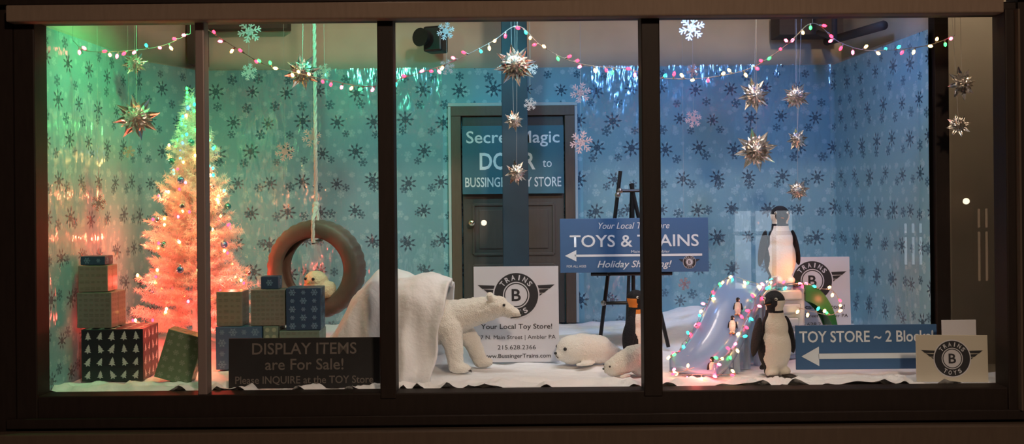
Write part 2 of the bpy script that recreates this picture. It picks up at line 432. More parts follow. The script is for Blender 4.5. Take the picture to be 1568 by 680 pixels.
def poster(x, y, z, w, h, lean, yaw=0.):
    o = sign('toy_store_poster', x, y, z, w, h, M_signwhite, lean, yaw, .01)
    logo(o, 0, h*.70, w*.26, -.0065)
    text(o, 'Your Local Toy Store!', 0, h*.365, w*.84, h*.07, M_ink, -.0065, bold=.01)
    text(o, '57 N. Main Street | Ambler PA', 0, h*.255, w*.92, h*.055, M_ink, -.0065)
    text(o, '215.628.2366', 0, h*.155, w*.45, h*.045, M_ink, -.0065)
    text(o, 'www.BussingerTrains.com', 0, h*.06, w*.80, h*.055, M_ink, -.0065, bold=.01)
    return o
poster(.02, .86, .002, .52, .585, .03)
poster(1.945, 1.2, .09, .49, .515, .05)
o = sign('chalkboard_sign', -1.122, .13, .0, .812, .268, M_chalk, lean=.05, t=.014)
text(o, 'DISPLAY ITEMS', 0, .212, .56, .062, M_greytxt, bold=.01)
text(o, 'are For Sale!', 0, .128, .42, .06, M_greytxt, bold=.01)
text(o, 'Please INQUIRE at the TOY Store', 0, .042, .74, .048, M_greytxt, bold=.01)
o = sign('directional_sign', 2.0, .42, .02, .80, .25, M_signblue, lean=.04)
text(o, 'TOY STORE ~ 2 Blocks!', 0, .185, .76, .065, M_wtxt, bold=.015)
bm = bmesh.new()
apoly(bm, [(-.37, yy, .075), (-.27, yy, .13), (-.27, yy, .02)]); apoly(bm, [(-.275, yy, .06), (.37, yy, .06), (.37, yy, .09), (-.275, yy, .09)])
mk('arrow', bm, M_wtxt, o)
o = sign('logo_card', 2.352, .13, .0, .385, .25, M_cream, lean=.06, roll=.015, t=.006)
logo(o, 0, .125, .095, -.004)
o = sign('paper_sheet', 2.45, .25, .0, .19, .315, M_signwhite, lean=.04, t=.003)

# ------------------------------------------------------------------ easel
bm = bmesh.new()
def bar(p, q, r=.011): acyl(bm, p, q, r*1.25, mi=0, seg=8)
bar((.685, 1.03, 1.17), (.545, 1.02, .10), .010); bar((.75, 1.03, 1.09), (.975, 1.02, .06), .010); bar((.76, 1.05, 1.09), (.76, 1.40, .10), .009)
bar((.76, 1.035, 1.09), (.76, 1.035, .30), .010); bar((.68, 1.02, 1.045), (.82, 1.02, 1.045), .008)
bar((.57, 1.02, .34), (.91, 1.02, .34), .009); bar((.49, 1.0, .525), (1.0, 1.0, .525), .010); bar((.60, .93, .527), (.60, 1.02, .527), .009); bar((.90, .93, .527), (.90, 1.02, .527), .009)
for p in ((.82, 1.02, 1.045), (.68, 1.02, 1.045), (.665, 1.02, 1.02), (.57, 1.02, .34), (.91, 1.02, .34)): aell(bm, p, .019, 1)
mk('easel', bm, [M_black, mat('easel_joint', (.5, .5, .5), .3, 1.)])

# ------------------------------------------------------------------ tyre swing
TS = empty('tire_swing', (-1.24, 1.05, .57))
prof = [(.205, -.055), (.200, -.07), (.215, -.078), (.25, -.088), (.285, -.085), (.302, -.07), (.310, -.045), (.313, 0), (.310, .045), (.302, .07), (.285, .085), (.25, .088), (.215, .078), (.200, .07), (.205, .055), (.235, .06), (.275, .058), (.29, 0), (.275, -.058), (.235, -.06)]
bm = bmesh.new(); seg = 96; rings = []
for i in range(seg):
    a = 2*pi*i/seg; rg = []
    for (r, w) in prof:
        rr = r
        if r > .30 and abs(w) < .075 and i % 3 == 0: rr -= .006
        rg.append(bm.verts.new((rr*math.cos(a), w, rr*math.sin(a))))
    rings.append(rg)
n = len(prof)
for i in range(seg):
    for j in range(n): bm.faces.new((rings[i][j], rings[i][(j+1) % n], rings[(i+1) % seg][(j+1) % n], rings[(i+1) % seg][j]))
bmesh.ops.recalc_face_normals(bm, faces=bm.faces)
tire = mk('tire', bm, mat('worn_rubber', (.16, .10, .08), .5, bump=.3, bscale=25, var=.2), TS, True); tire.rotation_euler = (0, 0, -.16)
bm = bmesh.new()
def ropeseg(bm, p0, p1, r, tw=60):
    p0 = Vector(p0); p1 = Vector(p1); L = (p1-p0).length; nn = max(4, int(L/.012))
    d = (p1-p0).normalized(); q = Vector((0,0,1)).rotation_difference(d).to_matrix()
    for s in range(3):
        prev = None
        for i in range(nn+1):
            a = i*.5+s*2*pi/3; c = p0.lerp(p1, i/nn)+q @ Vector((math.cos(a)*r*.55, math.sin(a)*r*.55, 0))
            rg = [bm.verts.new(c+q @ Vector((math.cos(t)*r*.62, math.sin(t)*r*.62, 0))) for t in (0, 1.05, 2.1, 3.14, 4.19, 5.24)]
            if prev:
                for k in range(6): bm.faces.new((prev[k], prev[(k+1) % 6], rg[(k+1) % 6], rg[k]))
            prev = rg
ropeseg(bm, (0, 0, .36), (0, 0, 2.18), .011)
ropeseg(bm, (0.0, -.10, .30), (0, 0, .40), .011); ropeseg(bm, (0.0, -.10, .17), (0, -.10, .31), .011); ropeseg(bm, (0.01, .09, .17), (0.01, .10, .30), .011); ropeseg(bm, (0, .10, .30), (0, 0, .40), .011); ropeseg(bm, (0, -.10, .17), (0, .09, .17), .011)
aell(bm, (0, 0, .40), (.024, .024, .03), 0); aell(bm, (0, -.02, .37), (.022, .022, .028), 0)
ropeseg(bm, (0.012, -.02, .38), (.02, -.05, .27), .009)
mk('rope', bm, M_rope, TS, True)
OW = empty('snowy_owl_plush', (-1.225, 1.0, .368), (0, 0, -.5))
OW.scale = (1.2, 1.2, 1.1)
organic('body', [('e', (0, 0, .075), (.078, .068, .075)), ('e', (0, -.012, .125), (.062, .058, .055)), ('e', (.068, .02, .07), (.022, .045, .05)), ('e', (-.068, .02, .07), (.022, .045, .05)), ('e', (0, .07, .03), (.03, .04, .02))], [mat('owl_plush', (.85, .68, .45), .95, bump=.8, bscale=100)], .007, parent=OW, disp=.003, dscale=60)
bm = bmesh.new()
for sx in (-1, 1): aell(bm, (sx*.025, -.064, .135), .009, 0); aell(bm, (sx*.025, -.055, .008), (.014, .018, .008), 1)
acyl(bm, (0, -.062, .12), (0, -.083, .108), .008, .001, 1)
mk('face', bm, [M_black, mat('owl_beak', (.7, .4, .08), .5)], OW, True)

# ------------------------------------------------------------------ gifts
def shape_pts(kind, s):
    if kind == 'tree':
        return [[(-.42*s, -.4*s), (.42*s, -.4*s), (0, .1*s)], [(-.33*s, -.12*s), (.33*s, -.12*s), (0, .35*s)], [(-.22*s, .15*s), (.22*s, .15*s), (0, .6*s)], [(-.07*s, -.55*s), (.07*s, -.55*s), (.07*s, -.4*s), (-.07*s, -.4*s)]]
    if kind == 'dot':
        return [[(.4*s*math.cos(a*pi/4), .4*s*math.sin(a*pi/4)) for a in range(8)]]
    if kind == 'bars':
        return [[(-.48*s, .1*s+d), (.48*s, .1*s+d), (.48*s, .16*s+d), (-.48*s, .16*s+d)] for d in (-.35*s, -.1*s, .15*s)]
    out = []
    for k in range(3):
        a = k*pi/3; c, d = math.cos(a), math.sin(a)
        out.append([(x*c-y*d, x*d+y*c) for x, y in ((-.5*s, -.05*s), (.5*s, -.05*s), (.5*s, .05*s), (-.5*s, .05*s))])
        for q in (-1, 1):
            out.append([(x*c-y*d, x*d+y*c) for x, y in ((q*.28*s, -.16*s), (q*.36*s, -.16*s), (q*.36*s, .16*s), (q*.28*s, .16*s))])
    return out
def gift(x, y, z, w, d, h, m, mp, kind, cell, yaw=0., tilt=0., ribbon=None):
    bm = bmesh.new(); abox(bm, (0, 0, h/2), (w, d, h), 0, None, .003)
    e = .0012
    def fill(W, Hh, tf):
        nx = max(1, int(W/cell)); nz = max(1, int(Hh/cell))
        for i in range(nx):
            for j in range(nz):
                cx = -W/2+(i+.5)*W/nx; cz = (j+.5)*Hh/nz
                rot = 0.
                if kind == 'flake' and (i+j) % 2: sc = .55
                elif kind == 'bars': sc = random.uniform(.5, .95)
                elif kind == 'tree': sc = random.uniform(.7, .85); rot = random.uniform(-.5, .5)
                else: sc = .85
                cr, sr = math.cos(rot), math.sin(rot)
                for k, pl in enumerate(shape_pts(kind, cell*sc)):
                    apoly(bm, [tf(cx+a*cr-b*sr, cz+a*sr+b*cr, k) for a, b in pl], 1)
    q = .00015
    fill(w-.01, h, lambda a, b, k: (a, -d/2-e-k*q, b)); fill(d-.01, h, lambda a, b, k: (-w/2-e-k*q, -a, b)); fill(d-.01, h, lambda a, b, k: (w/2+e+k*q, a, b))
    fill(w-.01, d, lambda a, b, k: (a, b-d/2, h+e+k*q))
    abox(bm, (0, 0, h*.5), (w+.0015, .004, h+.001), 0)
    mm = [m, mp]
    if ribbon:
        mm.append(ribbon)
        abox(bm, (0, 0, h/2), (.018, d+.004, h+.004), 2); 
        for sx in (-1, 1): aell(bm, (sx*.028, 0, h+.014), (.03, .014, .014), 2, RY(-sx*.5))
        aell(bm, (0, 0, h+.012), .01, 2)
    o = mk('gift_box', bm, mm); o.location = (x, y, z); o.rotation_euler = (0, tilt, yaw)
    return o
Mk = lambda n, c: mat(n, c, .45, coat=.2)
g_black = Mk('wrap_black', (.010, .012, .02)); g_kraft = Mk('wrap_kraft', (.19, .17, .14)); g_kraft2 = Mk('wrap_newsprint', (.17, .17, .15)); g_green = Mk('wrap_green', (.13, .19, .11)); g_navy = Mk('wrap_navy', (.02, .05, .11)); g_blue = Mk('wrap_blue', (.045, .10, .20)); g_sage = Mk('wrap_sage', (.14, .19, .16))
p_white = mat('print_white', (.48, .52, .52), .5); p_brown = mat('print_brown', (.09, .08, .06), .6); p_lb = mat('print_light_blue', (.14, .24, .36), .5); p_pale = mat('print_pale', (.27, .32, .24), .5)
gift(-2.265, .52, 0, .34, .28, .29, g_black, p_white, 'tree', .058, yaw=.06)
gift(-2.365, .50, .295, .20, .18, .20, g_kraft2, p_brown, 'bars', .028, yaw=-.05)
gift(-2.385, .50, .498, .165, .15, .148, g_kraft, p_brown, 'bars', .03, yaw=.05)
gift(-2.39, .50, .649, .14, .11, .05, g_navy, p_lb, 'flake', .045, yaw=.0)
gift(-1.90, .36, .01, .20, .13, .275, g_green, p_pale, 'flake', .040, yaw=.1, tilt=.30)
gift(-1.637, .80, 0, .274, .2, .255, g_blue, p_lb, 'flake', .06)
gift(-1.696, .79, .258, .155, .15, .205, g_kraft, p_brown, 'bars', .03)
gift(-1.448, .80, 0, .09, .18, .255, g_sage, p_pale, 'dot', .04)
gift(-1.465, .79, .258, .205, .15, .215, g_kraft2, p_brown, 'bars', .026)
gift(-1.46, .79, .475, .105, .10, .075, g_navy, p_lb, 'flake', .05)
gift(-1.275, .80, 0, .24, .2, .228, g_sage, p_brown, 'bars', .03)
gift(-1.254, .79, .231, .205, .17, .25, g_navy, p_lb, 'flake', .05, yaw=.04)

# ------------------------------------------------------------------ string-light materials
def emat(n, c, s):
    m = mat(n, c, .3, emit=c, estr=s)
    m.cycles.emission_sampling = 'NONE'
    return m
BUL = [emat('bulb_red', (1., .02, .05), 12), emat('bulb_warm', (1., .50, .12), 16), emat('bulb_teal', (.02, .70, .48), 7), emat('bulb_green', (.04, .9, .12), 6), emat('bulb_pink', (1., .08, .16), 14), emat('bulb_blue', (.04, .22, 1.), 8)]
M_wwire = mat('white_wire', (.3, .3, .3), .5)
def catmull(P, n):
    P = [Vector(p) for p in P]; out = []
    Q = [P[0]*2-P[1]]+P+[P[-1]*2-P[-2]]
    for i in range(1, len(Q)-2):
        for k in range(n):
            t = k/n; a, b, c, d = Q[i-1], Q[i], Q[i+1], Q[i+2]
            out.append(.5*((2*b)+(-a+c)*t+(2*a-5*b+4*c-d)*t*t+(-a+3*b-3*c+d)*t**3))
    out.append(P[-1]); return out
def lights(bm, P, spacing, rb, wire_r, pick, n=10, base=0, jit=.012):
    pts = catmull(P, n)
    for a, b in zip(pts, pts[1:]): acyl(bm, a, b, wire_r, mi=base, seg=5, caps=False)
    acc = 0
    for a, b in zip(pts, pts[1:]):
        L = (b-a).length; acc += L
        if acc >= spacing:
            acc = 0
            d = Vector((random.uniform(-.7, .7), random.uniform(-.7, .3), random.uniform(-1, .6))).normalized()
            q = Vector((0,0,1)).rotation_difference(d).to_matrix().to_4x4()
            acyl(bm, b, b+d*rb*1.6, rb*.5, mi=base, seg=6)
            aell(bm, b+d*rb*3, (rb, rb, rb*1.6), base+1+pick(), q, 1)
def rp(): return random.choice((0, 0, 4, 4, 1, 1, 1, 2, 3, 0))
bm = bmesh.new()
runs = [[(-2.47, .40, 1.92), (-2.39, .39, 1.86), (-2.19, .38, 1.855), (-1.97, .38, 1.88), (-1.80, .38, 1.95)],
 [(-1.71, .38, 1.976), (-1.55, .38, 1.87), (-1.397, .38, 1.778), (-1.268, .38, 1.74), (-1.047, .38, 1.686), (-.807, .38, 1.643), (-.641, .38, 1.679), (-.346, .38, 1.772), (-.107, .38, 1.887), (.04, .38, 1.975), (.17, .38, 1.866), (.317, .38, 1.784), (.464, .38, 1.746), (.667, .38, 1.725), (.833, .38, 1.676), (1.09, .38, 1.673), (1.349, .38, 1.726), (1.552, .38, 1.853), (1.70, .38, 1.975), (1.847, .38, 1.869), (2.012, .38, 1.819), (2.234, .38, 1.828), (2.38, .38, 1.853), (2.50, .38, 1.90)]]
for i, P in enumerate(runs): lights(bm, P, .050, .0094, .0022, rp, 12)
for p in ((-2.47, .40, 1.92), (-1.80, .38, 1.95), (-1.71, .38, 1.976), (.04, .38, 1.975), (1.70, .38, 1.975), (2.50, .38, 1.90)): acyl(bm, p, (p[0], p[1], 2.74), .0012, mi=0, seg=5)
mk('garland_string_lights', bm, [M_wwire]+BUL)

# ------------------------------------------------------------------ christmas tree
TR = empty('christmas_tree', (-2.045, 1.15, .10))
M_need = mat('white_tinsel_needles', (.88, .74, .70), .55)
vs, fs = [], []
def needle(p, d, L, w):
    side = d.cross(Vector((random.uniform(-1, 1), random.uniform(-1, 1), random.uniform(-1, 1))))
    if side.length < 1e-4: return
    side = side.normalized()*w; i = len(vs)
    vs.extend([p-side, p+side, p+d*L]); fs.append((i, i+1, i+2))
H = 1.55; bulbs = []; balls = []
nb = 600
for b in range(nb):
    t = (b/nb)**.8; z = .08+(H-.14)*t
    tier = 1+.11*math.sin(t*34)
    rad = (.355*(1-t)**.9+.035)*random.uniform(.72, 1.1)*tier
    a = b*2.39996+random.uniform(-.2, .2)
    dr = Vector((math.cos(a), math.sin(a), 0)); pts = []
    tip = Vector((0, 0, z))+dr*rad+Vector((0, 0, -.02+.05*random.random()+.10*t))
    root = Vector((0, 0, z+.02))
    n = max(3, int(rad/.011))
    for k in range(n+1):
        u = k/n; p = root.lerp(tip, u)+Vector((0, 0, -.05*math.sin(pi*u)*(1-t)))
        if u < .25: continue
        dd = (tip-root).normalized()
        for _ in range(7):
            v = Vector((random.gauss(0, 1), random.gauss(0, 1), random.gauss(0, 1))).normalized()
            v = (v-dd*v.dot(dd)).normalized(); d = (v*.9+dd*.65).normalized()
            needle(p, d, random.uniform(.026, .042), .0017)
        if k % 4 == 0 and rad > .12:
            sd = dd.cross(Vector((0, 0, 1)))*random.choice((-1, 1)); td = (dd*.8+sd*.8).normalized(); l = rad*.28*(1.1-u*.6)
            for q in range(7):
                pp = p+td*l*q/6
                for _ in range(4):
                    v = Vector((random.gauss(0, 1), random.gauss(0, 1), random.gauss(0, 1))).normalized()
                    needle(pp, (v+td*.7).normalized(), .03, .0016)
    if b % 4 == 0: bulbs.append(root.lerp(tip, random.uniform(.88, 1.03))+Vector((0, 0, .015)))
    if b % 15 == 5 and t < .85: balls.append(tip+Vector((0, 0, -.03)))
me = bpy.data.meshes.new('branches'); me.from_pydata(vs, [], fs); me.materials.append(M_need)
o = bpy.data.objects.new('branches', me); COL.objects.link(o); o.parent = TR
bm = bmesh.new(); acyl(bm, (0, 0, -.06), (0, 0, H-.02), .018, .004)
for k in range(4):
    a = k*pi/2+.4; acyl(bm, (0, 0, .06), (.2*math.cos(a), .2*math.sin(a), -.03), .01)
mk('trunk_and_stand', bm, M_white, TR)
bm = bmesh.new()
for i, p in enumerate(bulbs):
    t = p.z/H
    if t > .78: c = random.choice((2, 3, 1, 5, 3))
    elif t > .55: c = random.choice((1, 1, 0, 4, 2))
    else: c = random.choice((0, 0, 1, 1, 1, 4))
    aell(bm, p, (.009, .009, .012), c, None, 1)
mk('string_lights', bm, BUL, TR)
bm = bmesh.new()
for i, p in enumerate(balls): aell(bm, p, .022, i % 3, None, 3); acyl(bm, p+Vector((0, 0, .018)), p+Vector((0, 0, .03)), .005, mi=1, seg=8)
mk('baubles', bm, [mat('bauble_teal', (.1, .45, .42), .15, .8), mat('bauble_silver', (.7, .7, .72), .15, 1.), mat('bauble_blue', (.15, .3, .6), .2, .7)], TR, True)
bm = bmesh.new()
for k in range(8):
    a = k*pi/4; acyl(bm, (0, 0, H+.0), (.045*math.cos(a), .0, H+.045*math.sin(a)), .006, .001, 0, 6)
mk('star_topper', bm, emat('topper', (.2, .9, .5), 1.0), TR)
def point(name, loc, col, e, r=.01, parent=None):
    l = bpy.data.lights.new(name, 'POINT'); l.color = col; l.energy = e; l.shadow_soft_size = r
    o = bpy.data.objects.new(name, l); COL.objects.link(o); o.location = loc
    if parent: o.parent = parent
    return o
for k, (z, rr, c, e) in enumerate(((.20, .34, (1, .06, .045), 3.0), (.46, .30, (1, .075, .05), 2.8), (.72, .24, (1, .11, .05), 2.1), (.98, .17, (1, .20, .08), 1.0), (1.22, .13, (.9, .5, .15), .32), (1.42, .09, (.15, .9, .2), .32))):
    for da in (-.95, .65):
        a = -pi/2+da+(.3 if k % 2 else -.1)
        point('bulb_glow', ((rr+.07)*math.cos(a), (rr+.07)*math.sin(a), z-.04), c, e*1.6, .01, TR)

# ------------------------------------------------------------------ animals
PB = empty('polar_bear_plush')
parts = [('e', (-.80, .62, .27), (.14, .13, .13)), ('e', (-.60, .62, .27), (.17, .135, .135)), ('e', (-.42, .62, .285), (.13, .13, .135)), ('e', (-.36, .62, .31), (.10, .10, .10)),
 ('c', (-.36, .62, .31), .105, (-.20, .59, .350), .082), ('c', (-.20, .59, .350), .082, (-.12, .57, .37), .070),
 ('e', (-.10, .56, .378), (.078, .062, .065)), ('c', (-.06, .553, .366), .048, (.010, .54, .340), .033), ('e', (.020, .538, .336), (.030, .032, .027)),
 ('e', (-.135, .512, .436), (.022, .012, .024)), ('e', (-.135, .607, .436), (.022, .012, .024)),
 ('c', (-.37, .55, .25), .080, (-.345, .53, .15), .058), ('c', (-.345, .53, .15), .058, (-.335, .52, .06), .048), ('e', (-.31, .515, .030), (.065, .048, .032)),
 ('c', (-.34, .68, .26), .075, (-.25, .70, .16), .055), ('c', (-.25, .70, .16), .055, (-.205, .70, .06), .046), ('e', (-.18, .70, .030), (.062, .045, .032)),
 ('c', (-.82, .55, .24), .09, (-.78, .54, .13), .06), ('c', (-.78, .54, .13), .06, (-.84, .54, .05), .045), ('e', (-.80, .54, .026), (.06, .045, .03)),
 ('c', (-.80, .69, .24), .09, (-.72, .70, .13), .06), ('c', (-.72, .70, .13), .06, (-.74, .70, .05), .045), ('e', (-.70, .70, .026), (.06, .045, .03))]
organic('body', parts, [M_fur], .0085, parent=PB, iters=3, disp=.005, dscale=45)
bm = bmesh.new()
aell(bm, (.044, .533, .345), (.014, .019, .014), 0); aell(bm, (-.052, .504, .392), .0085, 0); aell(bm, (-.042, .600, .392), .0085, 0)
acyl(bm, (.042, .520, .322), (-.015, .507, .317), .003, mi=0, seg=6)
for dx in (0, .02, -.02):
    acyl(bm, (-.258+abs(dx)*-.3, .515+dx, .022), (-.240, .515+dx, .008), .004, .001, 0, 6)
mk('face_and_claws', bm, M_black, PB, True)
SP = empty('harp_seal_plush', (.455, .76, 0.), (0, 0, 0))
organic('body', [('e', (-.105, -.03, .095), (.095, .088, .088)), ('e', (-.165, -.05, .07), (.045, .045, .038)), ('c', (-.05, -.01, .098), .095, (.06, .01, .09), .088), ('c', (.06, .01, .085), .085, (.20, .03, .04), .035),
 ('e', (.24, .06, .025), (.05, .02, .012), RZ(.5)), ('e', (.24, .0, .025), (.05, .02, .012), RZ(-.5)), ('e', (-.03, -.10, .022), (.07, .022, .014), RZ(.5)), ('e', (-.03, .10, .022), (.07, .03, .014), RZ(-.4))], [M_fur], .0075, parent=SP, disp=.003, dscale=50)
bm = bmesh.new(); aell(bm, (-.205, -.072, .082), (.010, .012, .009), 0); aell(bm, (-.150, -.112, .112), .011, 0); aell(bm, (-.19, -.005, .112), .011, 0)
acyl(bm, (-.204, -.072, .07), (-.19, -.088, .055), .0025, mi=0, seg=5)
mk('face', bm, M_black, SP, True)
SP2 = empty('seal_pup_plush', (.625, .37, .0), (0, 0, .15))
organic('body', [('e', (-.07, -.01, .055), (.055, .05, .05)), ('e', (-.105, -.02, .045), (.025, .028, .022)), ('c', (-.04, 0, .065), .06, (.05, .01, .10), .075), ('c', (.05, .01, .10), .075, (.10, .02, .14), .04), ('e', (.09, 0, .05), (.06, .06, .05)),
 ('e', (-.02, -.07, .016), (.045, .016, .01), RZ(.5)), ('e', (-.02, .07, .016), (.045, .016, .01), RZ(-.5))], [M_fur], .006, parent=SP2, disp=.003, dscale=50)
bm = bmesh.new(); aell(bm, (-.13, -.024, .052), (.006, .008, .006), 0); aell(bm, (-.10, -.05, .068), .006, 0); aell(bm, (-.115, .012, .068), .006, 0)
mk('face', bm, M_black, SP2, True)

M_pblack = mat('penguin_black_plush', (.008, .008, .011), .85, bump=.6, bscale=120)
M_pwhite = mat('penguin_white_plush', (.88, .84, .76), .9, bump=.6, bscale=120)
M_porange = mat('penguin_orange_plush', (.75, .25, .04), .8)
M_pfoot = mat('penguin_foot', (.03, .02, .018), .6)
def penguin(name, loc, h, yaw, hyaw=0., patch=1, vox=.013, wing=.12, foot=None, lean=0., mini=False):
    E = empty(name, loc, (lean, 0, yaw))
    parts = [('e', (0, .01, .33), (.20, .175, .30)), ('e', (0, 0, .55), (.16, .14, .20)), ('c', (0, 0, .62), .125, (0, 0, .80), .095),
             ('e', (0, 0, .865), (.118, .125, .12)), ('e', (0, .17, .09), (.06, .11, .035), RX(-.5))]
    for sx in (-1, 1):
        parts.append(('e', (sx*(.185+wing*.35), .03, .46), (.030, .082, .235), RY(-sx*wing*1.6)))
        parts.append(('e', (sx*.085, -.04, .06), (.075, .10, .06)))
    parts = [(p[0], Vector(p[1])*h, (tuple(r*h for r in p[2]) if hasattr(p[2], '__len__') else p[2]*h), *([Vector(p[3])*h, p[4]*h] if p[0] == 'c' else p[3:])) for p in parts]
    ch, sh = math.cos(-hyaw), math.sin(-hyaw)
    def fn(c, n_):
        x, y, z = c.x/h, c.y/h, c.z/h
        if z > .735:
            hx, hy = x*ch-y*sh, x*sh+y*ch
            if patch and abs(hx) > .055 and .765 < z < .875 and -.085 < hy < .06: return patch
            return 0
        lim = .180 if z < .55 else .180-(z-.55)*.35
        if abs(x) < lim and y < -.02: 
            if z > .68 and patch == 2: return 2
            return 1
        return 0
    organic('body', parts, [M_pblack, M_pwhite, M_porange], vox*h, fn, parent=E, iters=4)
    bm = bmesh.new(); R = RZ(hyaw)
    def hp(x, y, z): return (R @ Vector((x, y, z)))*h
    acyl(bm, hp(0, -.10, .865), hp(0, -.235, .845), .032*h, .006*h, 0, 12); acyl(bm, hp(0, -.10, .85), hp(0, -.20, .835), .024*h, .005*h, 1, 10)
    for sx in (-1, 1):
        aell(bm, hp(sx*.072, -.096, .895), .017*h, 2); aell(bm, hp(sx*.075, -.108, .897), .009*h, 0)
        aell(bm, (sx*.09*h, -.13*h, .018*h), (.07*h, .11*h, .02*h), 3)
        for t in (-.04, 0, .04): aell(bm, ((sx*.09+t)*h, -.23*h, .015*h), (.02*h, .035*h, .014*h), 3)
    mk('beak_eyes_feet', bm, [M_pblack, M_porange, M_pwhite, foot or M_pfoot], E, True)
    return E
penguin('penguin_plush', (1.462, .35, .0), .485, .40, -1.15, 1, wing=.14)
penguin('penguin_plush', (1.66, .93, .452), .50, .25, -.3, 1)
penguin('penguin_plush', (.735, .72, .0), .46, 1.25, -.55, 2, wing=.3)
penguin('toy_penguin', (1.10, .30, .015), .105, .2, 0, 1, vox=.02, foot=M_porange)

# ------------------------------------------------------------------ ice slide
SL = empty('ice_slide')
M_ice = mat('ice_blue_plastic', (.24, .36, .60), .25, coat=.5)
M_ice2 = mat('ice_frosted', (.38, .50, .68), .35, var=.15, vscale=8)
top = Vector((1.50, .93, .455)); bot = Vector((1.00, .34, .035)); perp = Vector((.76, -.65, 0)).normalized(); fwd = Vector((-.65, -.76, 0)).normalized()
bm = bmesh.new(); n = 30; rows = []
for i in range(n+1):
    t = i/n; c = top.lerp(bot, t); zz = top.z+(bot.z-top.z)*(t-.10*math.sin(2*pi*t))
    row = []
    for (o_, dz) in ((-.15, .0), (-.15, .055), (-.13, .055), (-.12, .012), (0, 0), (.12, .012), (.13, .055), (.15, .055), (.15, 0.)):
        p = c+perp*o_; row.append(bm.verts.new((p.x, p.y, zz+dz)))
    row.append(bm.verts.new((c.x+perp.x*.15, c.y+perp.y*.15, max(0, zz-.02)))); row.append(bm.verts.new((c.x-perp.x*.15, c.y-perp.y*.15, max(0, zz-.02))))
    rows.append(row)
for i in range(n):
    for k in range(11): bm.faces.new((rows[i][k], rows[i][(k+1) % 11], rows[i+1][(k+1) % 11], rows[i+1][k]))
bm.faces.new(rows[0]); bm.faces.new(rows[-1])
bmesh.ops.recalc_face_normals(bm, faces=bm.faces)
mk('chute', bm, M_ice, SL, True)
bm = bmesh.new()
for i in range(5):
    t = .12+i*.17; c = top.lerp(bot, t); 
    for q in (-.12, .12):
        p = c+perp*q; acyl(bm, (p.x, p.y, 0), (p.x, p.y, max(.01, c.z-.03)), .022, .014, 0, 6)
mk('legs', bm, M_ice2, SL)
bm = bmesh.new(); abox(bm, (1.63, .98, .225), (.30, .26, .45), 0, RZ(.15), .02)
for k in range(5): abox(bm, (1.60+.02*k, .842-.0*k, .06+.085*k), (.26-.02*k, .012, .06), 0, RZ(.15), .01)
mk('tower', bm, M_ice2, SL)
bm = bmesh.new()   # green side chute
for i in range(13):
    t = i/12; a = t*pi*.55
    x = 1.79+.20*math.sin(a); z = .42-.30*(1-math.cos(a))-.05*t
    x2 = 1.79+.20*math.sin(a+.144); z2 = .42-.30*(1-math.cos(a+.144))-.05*(t+1/12)
    for (y0, y1, dz) in ((.86, 1.06, 0),):
        apoly(bm, [(x, y0, z), (x2, y0, z2), (x2, y1, z2), (x, y1, z)])
        apoly(bm, [(x, y0, z+.05), (x2, y0, z2+.05), (x2, y0, z2-.06), (x, y0, z-.06)])
        apoly(bm, [(x, y1, z+.05), (x2, y1, z2+.05), (x2, y1, z2-.06), (x, y1, z-.06)])
so = mk('green_chute', bm, mat('green_plastic', (.02, .13, .04), .35), SL).modifiers.new('s', 'SOLIDIFY'); so.thickness = .012
def rp2(): return random.choice((0, 0, 4, 1, 2, 2, 3, 1, 1, 4))
bm = bmesh.new()
def rail(o_, dz=.06, t0=0., t1=1., nn=14):
    out = []
    for i in range(nn+1):
        t = t0+(t1-t0)*i/nn; c = top.lerp(bot, t)+perp*o_; zz = top.z+(bot.z-top.z)*(t-.10*math.sin(2*pi*t))
        out.append((c.x+random.uniform(-.012, .012), c.y+random.uniform(-.01, .01), zz+dz+random.uniform(-.004, .012)))
    return out
lights(bm, rail(-.15), .038, .0092, .0018, rp2, 6); lights(bm, rail(.15), .038, .0092, .0018, rp2, 6)
lights(bm, [(1.0, .30, .06), (.93, .33, .03), (.87, .36, .03), (.92, .28, .025), (1.02, .25, .03), (1.10, .24, .03), (1.22, .25, .03)], .04, .0085, .0018, rp2, 8)
lights(bm, [(1.40, 1.0, .50), (1.5, .84, .47), (1.63, .82, .46), (1.78, .84, .47), (1.86, .83, .44), (1.95, .82, .42), (1.99, .82, .33), (1.93, .80, .28), (1.82, .79, .30), (1.72, .80, .33)], .042, .0092, .0018, rp2, 10)
mk('string_lights', bm, [M_wwire]+BUL, SL)
for t, off in ((.56, .07), (.42, .05)):
    c = top.lerp(bot, t)+perp*off; zz = top.z+(bot.z-top.z)*(t-.10*math.sin(2*pi*t))
    penguin('toy_penguin', (c.x, c.y, zz+.006), .105, -.5, 0, 1, vox=.02, foot=M_porange)
for loc, c, e in (((1.0, .25, .08), (1, .15, .12), 1.0), ((1.25, .45, .32), (.9, .45, .35), .4), ((1.75, .74, .50), (1, .32, .10), 1.3), ((1.9, .74, .36), (1, .2, .12), .5)):
    point('slide_bulb_glow', loc, c, e, .006)

